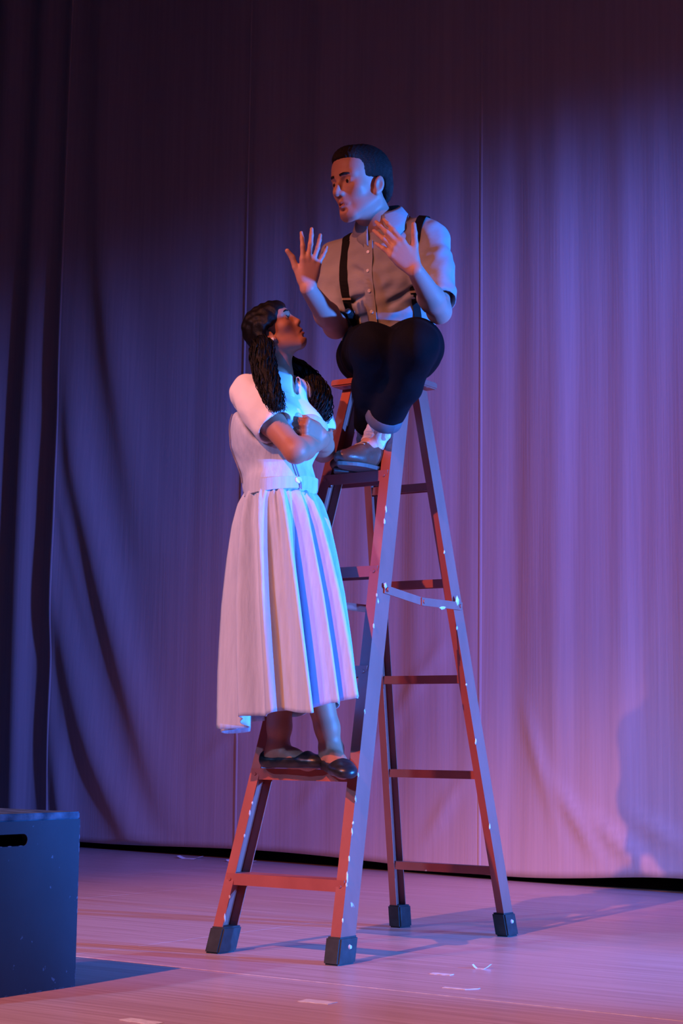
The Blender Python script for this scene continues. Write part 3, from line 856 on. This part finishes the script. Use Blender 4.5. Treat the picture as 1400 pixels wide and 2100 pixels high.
def strands(name, path, rad, n, curl, m, parent, seed, thick=.0034, tail=.25):
    """a loose bundle of wavy strands round a path"""
    g = np.random.default_rng(seed); C = curve(path, 44); k = len(C)
    T = np.gradient(C, axis=0); T /= np.linalg.norm(T, axis=1)[:, None]
    u = np.cross(T, (0.3, .8, .1)); u /= np.linalg.norm(u, axis=1)[:, None]; w = np.cross(T, u)
    V, Fc = [], []; s = np.linspace(0, 1, k)
    rr = np.interp(s, np.linspace(0, 1, len(rad)), rad)
    for i in range(n):
        a = g.uniform(0, 2*math.pi); q = math.sqrt(g.uniform(0.1, 1)); tw = g.uniform(-2, 2); fr = g.uniform(20, 44); ph = g.uniform(0, 6.28)
        end = 1-g.uniform(0, tail)
        am = curl*(.35+.65*s)*g.uniform(.6, 1.3)
        P = C+(u*np.cos(a+tw*s)[:, None]+w*np.sin(a+tw*s)[:, None])*(rr*q)[:, None]+(u*np.cos(fr*s+ph)[:, None]+w*np.sin(fr*s+ph)[:, None])*am[:, None]
        e = max(6, int(k*end)); P = P[:e]
        t = thick*np.interp(np.linspace(0, 1, e), [0, .1, .8, 1], [.7, 1, .8, .2])
        vv, ff = tube_data(P, t, 4); o = len(V); V += vv; Fc += [tuple(x+o for x in f) for f in ff]
    return pydata(name, V, Fc, m, parent, True)

def build_woman():
    A = np.array
    root = empty('person', (.0, -.36, .532))
    tag(root, 'person in pale pinafore dress and white blouse with dark pigtails standing on the second step', 'person')
    up = A([0, 0, 1.]); Fw = frame((1, 0, 0), (0, 0, 1))
    shR, shL = A([-.114, -.494, 1.640]), A([-.082, -.250, 1.672])
    elR, wrR = A([.078, -.508, 1.447]), A([.045, -.345, 1.500])
    elL, wrL = A([-.040, -.205, 1.503]), A([.066, -.366, 1.518])
    waist = A([-.067, -.381, 1.365]); chest = A([-.080, -.372, 1.545])
    knR, knL = A([.062, -.405, .93]), A([-.055, -.365, .92]); anR, anL = A([.098, -.338, .592]), A([-.084, -.352, .596])
    hd = Head((-.0985, -.4080, 1.8465), (.7798, .2777, .5611), (-.34, -.36, .87), .838)
    F = Field((-.26, -.60, .47), (.32, -.10, 1.98), .0029)
    F.chain([A([-.06, -.385, 1.20]), waist, chest, A([-.085, -.37, 1.63])], [.085, .062, .072, .060], .03)
    F.rc(shR+A([0, .02, 0]), shL-A([0, .02, 0]), .042, .042, .03)
    F.chain([A([-.090, -.370, 1.64]), A([-.092, -.378, 1.71]), hd.p(0, -.012, -.060)], [.050, .045, .044], .02)
    hd.build(F, jaw=.94, nose=.85, woman=True)
    for h, kn, an in ((A([-.045, -.425, 1.2]), knR, anR), (A([-.045, -.345, 1.2]), knL, anL)):
        F.chain([h, kn], [.055, .046], .02)
        F.chain([kn, kn*.62+an*.38+A([-.012, 0, 0]), an*.82+kn*.18, an], [.048, .050, .034, .030], .02)
    for s, e, w in ((shR, elR, wrR), (shL, elL, wrL)):
        F.chain([s, s*.5+e*.5, e], [.040, .038, .033], .02)
        F.chain([e, e*.65+w*.35, w], [.032, .0325, .022], .02)
    # right hand cups the other elbow
    D = nrm(A([-.20, .93, .25])); hand(F, wrR+D*.004, D, A([.2, -.1, 1]), (-1, 0, 0), .86,
         [(.05, (.35, .7, .5)), (0, (.4, .75, .5)), (-.05, (.45, .75, .5)), (-.1, (.5, .8, .5))], [(.6, .7, .4), (.3, .8, .5), (.1, .9, .5)])
    # left fist in front of the chest
    D = nrm(A([.05, -.99, .06])); hand(F, wrL+D*.004, D, A([.15, .1, 1]), (-1, 0, 0), .92,
         [(.04, (1.2, 1.55, .9)), (0, (1.3, 1.6, .9)), (-.04, (1.35, 1.6, .9)), (-.08, (1.4, 1.6, .9))], [(.40, .70, .60), (.0, .55, .85), (-.25, .2, .9)])
    # feet
    feet = []
    for an, d, hz, tz in ((anR, nrm(A([.78, -.62, 0])), .536, .508), (anL, nrm(A([1, -.06, 0])), .534, .535)):
        heel = an-d*.034; heel[2] = hz; toe = an+d*.170; toe[2] = tz
        fd = nrm(toe-heel); R = frame(fd, (0, 0, 1)); ln = np.linalg.norm(toe-heel)
        L = (lambda h_, R_: lambda x, y, z: h_+R_@A([x, y, z]))(heel, R)
        feet.append((heel, R, ln, L))
        F.ell(L(0, .012, .028), (.025, .028, .026), R, .02)
        F.rc(an, L(0, .030, .040), .031, .030, .02)
        F.chain([L(0, .035, .045), L(0, .09, .030), L(0, .15, .018), L(0, ln-.014, .014)], [.030, .027, .022, .013], .02)
        F.ell(L(.002, .140, .018), (.029, .036, .012), R, .012)
        F.rc(L(0, .02, .024), L(0, .13, .020), .019, .019, .012)
        for q in (-1, 1): F.ell(an+R[:, 0]*q*.024+A([0, 0, .006]), (.011, .011, .012), None, .012)
    skin = (.40, .170, .108); lip = (.26, .09, .075)
    field_obj('body', F, 'skin_woman', root, 1, None, lambda V: hd.tint(V, skin, lip)); del F
    hd.eyes(root, (0, .95, .25)); hd.brows(root, 'hair_woman', 1.0)
    button('earring', hd.p(.086, .000, -.040), hd.R[:, 0], .0052, 'pearl', root)
    # hair drawn back from a parting
    F = Field(hd.c-.18, hd.c+.18, .0028)
    e = lambda c, r, k=.01, op='u': F.ell(hd.p(*c), A(r)*hd.k, hd.R, k, op)
    b = lambda c, h, rd, k=.01, op='u': F.box(hd.p(*c), A(h)*hd.k, hd.R, rd, k, op)
    e((0, -.008, .029), (.079, .085, .075)); e((0, -.038, -.028), (.073, .050, .068), .03); e((0, .032, .044), (.068, .066, .050), .02)
    for q in (-1, 1): F.rc(hd.p(q*.070, .0, .02), hd.p(q*.066, -.060, -.070), .026, .034, .03)
    b((0, .156, -.055), (.12, .085, .096), .035, .012, 's')
    for q in (-1, 1): b((q*.11, .060, -.090), (.06, .070, .095), .02, .012, 's')
    b((0, .03, -.16), (.2, .075, .10), .02, .015, 's')
    F.rc(hd.p(0, .10, .088), hd.p(0, -.08, .108), .004, .003, .012, 's')
    field_obj('hair', F, 'hair_woman', root, 1, wr(.0011, (180, 90, 120, 0, 1), (-90, 180, 150, 1, .8)))
    p0 = hd.p(.066, -.052, -.060); p1 = hd.p(-.066, -.052, -.060)
    near = [p0, A([-.066, -.492, 1.775]), A([-.040, -.515, 1.715]), A([-.002, -.540, 1.650]), A([.030, -.548, 1.595]), A([.044, -.540, 1.552])]
    far = [p1, A([-.070, -.292, 1.745]), A([-.036, -.272, 1.705]), A([-.004, -.272, 1.655]), A([.004, -.282, 1.600]), A([-.004, -.290, 1.570])]
    for pth, sd, rd in ((near, 3, [.030, .037, .038, .034, .028, .018]), (far, 5, [.022, .026, .032, .034, .032, .020])):
        pg = strands('pigtail', pth, rd, 260, .0062, 'hair_woman', root, sd, .0019)
        C = curve(pth, 30); s = np.linspace(0, 1, 30)
        tube('hair_core', C[:28], np.interp(s[:28], [0, .4, .8, 1], np.array([.95, .95, .85, .5])*np.interp([0, .4, .8, 1], np.linspace(0, 1, 6), rd)), 'hair_woman', pg, 14)
        T = nrm(C[2]-C[0])
        tube('hair_tie', [C[1]-T*.004, C[1], C[1]+T*.004], [rd[0], rd[0]+.002, rd[0]], 'hair_woman', pg, 14)
    # blouse
    F = Field((-.27, -.66, 1.42), (.16, -.12, 1.76), .0034)
    for s_, e_, fr in ((shR, elR, .52), (shL, elL, .60)):
        m = s_*(1-fr)+e_*fr; d = nrm(e_-s_)
        F.chain([s_+A([0, 0, .002]), s_*.5+m*.5, m], [.052, .057, .062], .03)
        F.rc(m-d*.010, m+d*.10, .054, .054, .006, 's')
        F.box(m+d*.068, (.09, .09, .045), frame(d, (.1, .8, .3))[:, [0, 2, 1]], .004, .004, 's')
    F.ell(chest+A([0, 0, .01]), (.122, .090, .130), Fw, .03)
    F.rc(shR+A([.0, .02, .004]), A([-.088, -.37, 1.665]), .050, .056, .03); F.rc(shL-A([.0, .02, -.004]), A([-.088, -.37, 1.665]), .050, .056, .03)
    for q in (-1, 1): F.ell(A([-.012, -.378+q*.058, 1.558]), (.050, .048, .052), Fw, .04)
    F.rc(A([-.090, -.372, 1.675]), A([-.085, -.38, 1.78]), .048, .056, .008, 's')
    F.rc(A([-.02, -.374, 1.70]), A([-.03, -.374, 1.655]), .030, .010, .01, 's')
    bl, (BV, BF) = field_obj('blouse', F, 'blouse', root, 4, wr(.0022, (60, 40, 50, 0, .5), (-40, 70, 60, 1, .5), (90, -30, 90, 2, .3)))
    bl['label'] = 'white short-sleeved blouse'
    collar('collar', A([-.088, -.374, 1.700]), A([.16, -.02, 1]), (1, .06, 0), .052, 'blouse', bl, drop=.030, point=.020, gap=.34, flare=.020)
    # pinafore: bodice, straps, waistband, skirt
    dr = empty('dress', (0, 0, 0)); dr.parent = root; dr.location = -root.location
    dr['label'] = 'pale lavender pinafore dress with a gathered skirt'
    F = Field((-.28, -.56, 1.33), (.10, -.20, 1.66), .0034)
    F.ell(waist, (.121, .097, .075), Fw, .04)
    F.rc(waist+A([-.012, 0, .02]), chest+A([-.012, 0, -.02]), .098, .104, .04)
    F.ell(chest+A([-.024, -.012, -.015]), (.144, .112, .140), Fw, .05)
    for q in (-1, 1): F.ell(A([-.006, -.380+q*.056, 1.542]), (.054, .054, .060), Fw, .04)
    F.box((-.05, -.37, 1.70), (.13, .3, .11), None, .03, .02, 's')
    for s_, e_ in ((shR, elR), (shL, elL)):
        F.rc(s_+A([-.01, 0, .02]), s_*.55+e_*.45+A([-.01, 0, -.01]), .062, .058, .015, 's')
    F.plane((0, 0, 1.345), (0, 0, -1))
    bo, (DV, DF) = field_obj('bodice', F, 'dress', dr, 2, wr(.003, (50, 40, 30, 0, .5), (-60, 50, 60, 1.6, .5), (30, 80, -50, 2, .4)))
    bv = bvh_of(DV, DF); bb = bvh_of(BV, BF)
    # shoulder straps over the blouse
    for q, y0 in ((-1, -.462), (1, -.285)):
        pts = curve([(-.01, y0, 1.66), (-.03, y0, 1.69), (-.06, y0, 1.74), (-.13, y0, 1.70), (-.20, y0+.005, 1.62), (-.21, y0+.01, 1.54)], 26)
        P, N = [], []
        for p in pts:
            h = bb.find_nearest(Vector(p)); P.append(np.array(h[0]+h[1]*.003)); N.append(np.array(h[1]))
        ribbon('strap', P, N, .040, .0022, 'dress', dr)
    # thin dark ribbon along the bodice's back edge
    pts = curve([(-.20, -.50, 1.60), (-.20, -.50, 1.52), (-.19, -.50, 1.44), (-.17, -.49, 1.375)], 20); P, N = [], []
    for p in pts:
        h = bv.find_nearest(Vector(p)); P.append(np.array(h[0]+h[1]*.002)); N.append(np.array(h[1]))
    ribbon('back_edge', P, N, .004, .003, 'edge_line', dr)
    n = 192
    def ring(cx, cy, a, b_, th): return cx+a*np.cos(th), cy+b_*np.sin(th)
    th = np.linspace(0, 2*math.pi, n, endpoint=False)
    V = []; Fc = []
    prof = [(-.006, -.020), (.0015, -.019), (.002, .017), (-.006, .018)]
    for i, (o, z) in enumerate(prof):
        x, y = ring(waist[0], waist[1], .100+o, .123+o, th)
        V += list(np.stack([x, y, 1.366+z+.013*np.cos(th-.6)], 1))
        if i: Fc += [((i-1)*n+j, (i-1)*n+(j+1) % n, i*n+(j+1) % n, i*n+j) for j in range(n)]
    pydata('waistband', V, Fc, 'dress', dr, False)
    nv = 56; V = []; Fc = []
    vv = np.linspace(0, 1, nv)
    g = np.random.default_rng(11)
    warp = th+.10*np.sin(3*th+1)+.07*np.sin(5*th+.4)
    ph = 13*warp+.9; fold = .85*np.sin(ph-.75*np.sin(ph+.6))+.28*np.sin(21*warp+1.1)+.22*np.sin(5*warp+2)
    fine = np.sin(34*warp+.5)*.6+np.sin(47*th)*.4
    for i, v in enumerate(vv):
        a = np.interp(v, [0, .05, .15, .5, 1], [.096, .109, .128, .164, .198]); b_ = np.interp(v, [0, .05, .15, .5, 1], [.119, .126, .134, .138, .124])
        cx = np.interp(v, [0, 1], [-.067, .012]); cy = np.interp(v, [0, 1], [-.381, -.432])
        amp = np.interp(v, [0, .06, .3, .75, 1], [.002, .011, .022, .033, .034]); fa = np.interp(v, [0, .03, .25, .5, 1], [.002, .0060, .0042, .0018, .0008])
        drift = fold+.25*np.sin(13*warp+.9+1.2*v)
        sh = np.where(np.sin(th) > 0, 1-.75*np.sin(th)**2, 1)     # pressed flat where it meets the ladder
        r = 1+(amp*drift*sh+fa*fine)/np.sqrt(a*b_)
        x, y = ring(cx, cy, a*r, b_*r, th)
        low = .048*(.82*np.cos(th)+.25*np.sin(th))+.012*np.sin(3*th+.6)+.006*np.sin(9*warp)
        z = 1.352-(.660-low)*v
        V += list(np.stack([x, y, z], 1))
        if i: Fc += [((i-1)*n+j, i*n+j, i*n+(j+1) % n, (i-1)*n+(j+1) % n) for j in range(n)]
    sk = pydata('skirt', V, Fc, 'dress', dr, True)
    so = sk.modifiers.new('thickness', 'SOLIDIFY'); so.thickness = .003; so.offset = -1
    # front overlap and the big button
    P, N = project(bv, [A([.06, -.418-.20*(z-1.36), z]) for z in np.linspace(1.47, 1.352, 14)], (-1, 0, 0), .0015)
    P = P+A([1, 0, 0])*.004; ribbon('front_edge', P, N, .0035, .003, 'edge_line', dr)
    button('button', A([.0300, -.426, 1.378]), A([.85, -.50, 0]), .0115, 'button', dr)
    # ballet flats
    for heel, R, ln, L in feet:
        F = Field(heel-.26, heel+.26, .0028)
        F.ell(L(0, .010, .026), (.034, .040, .032), R, .012)
        F.rc(L(0, .02, .022), L(0, .13, .020), .0345, .037, .02); F.ell(L(.0, .150, .020), (.041, .052, .022), R, .015)
        F.ell(L(0, ln-.020, .017), (.028, .028, .018), R, .02)
        F.plane(L(0, 0, .001), -R[:, 2], .003)
        F.box(L(0, .066, .084), (.06, .078, .052), R, .025, .008, 's')      # the opening
        F.rc(L(0, .010, .044), L(0, .120, .038), .022, .020, .006, 's')
        sh, _ = field_obj('shoe', F, 'flat', root, 1); sh['label'] = 'black ballet flat'
        bm = bmesh.new(); q = Matrix(R.tolist()).to_4x4(); q.translation = Vector(L(.0, ln-.045, .034))
        for sx in (-1, 1):
            bmesh.ops.create_uvsphere(bm, u_segments=10, v_segments=6, radius=.009, matrix=q @ Matrix.Translation((sx*.009, 0, 0)) @ Matrix.Diagonal((1.2, .55, .5, 1)))
        bmesh.ops.create_uvsphere(bm, u_segments=10, v_segments=6, radius=.0045, matrix=q)
        bm_link('bow', bm, 'flat', sh, True)
    return root
build_woman()

# ------------------------------------------------------------------ scraps of tape left on the floor
def scrap(x, y, ang, w, l, label, curl=.0, hook=0.):
    c, s = math.cos(ang), math.sin(ang); V = []; Fc = []
    n = 8
    for i in range(n+1):
        t = i/n; u = (t-.5)*l; ww = w*(1-.25*abs(math.sin(7*t+x*9)))
        off = hook*max(0, t-.75)*4
        for v in (-ww/2, ww/2):
            px_, py_ = u, v+off
            V.append((x+c*px_-s*py_, y+s*px_+c*py_, .0012+curl*max(0, abs(t-.5)-.3)))
    m = len(V)
    V += [(a, b, z-.0010) for a, b, z in V]
    for i in range(n):
        a = 2*i; Fc += [(a, a+2, a+3, a+1), (m+a, m+a+1, m+a+3, m+a+2), (a, m+a, m+a+2, a+2), (a+1, a+3, m+a+3, m+a+1)]
    Fc += [(0, 1, m+1, m), (m-2, 2*m-2, 2*m-1, m-1)]
    o = pydata('tape_scrap', V, Fc, 'tape', None, False)
    tag(o, label, 'tape', 'scraps of white tape on the stage floor')
scrap(.582, -1.072, .08, .050, .085, 'broad white tape scrap on the floor in front of the ladder, past the seam')
scrap(.543, -.445, .15, .032, .060, 'short white tape scrap on the floor just right of the nearest ladder foot')
scrap(.725, -.660, .10, .018, .085, 'thin hooked white tape scrap on the floor nearest the seam', 0, .03)
scrap(.566, -.278, .20, .016, .045, 'tiny curled white tape scrap on the floor between the right ladder feet', .05, .02)
scrap(.455, -1.556, -.05, .045, .10, 'white tape scrap on the floor at the bottom edge, beside the box')
scrap(-2.928, 2.70, .3, .06, .13, 'crumpled white tape scrap under the curtain hem left of the ladder', .06)
scrap(-2.560, 2.66, -.2, .09, .15, 'flat white tape scrap under the curtain hem behind the ladder', .05)
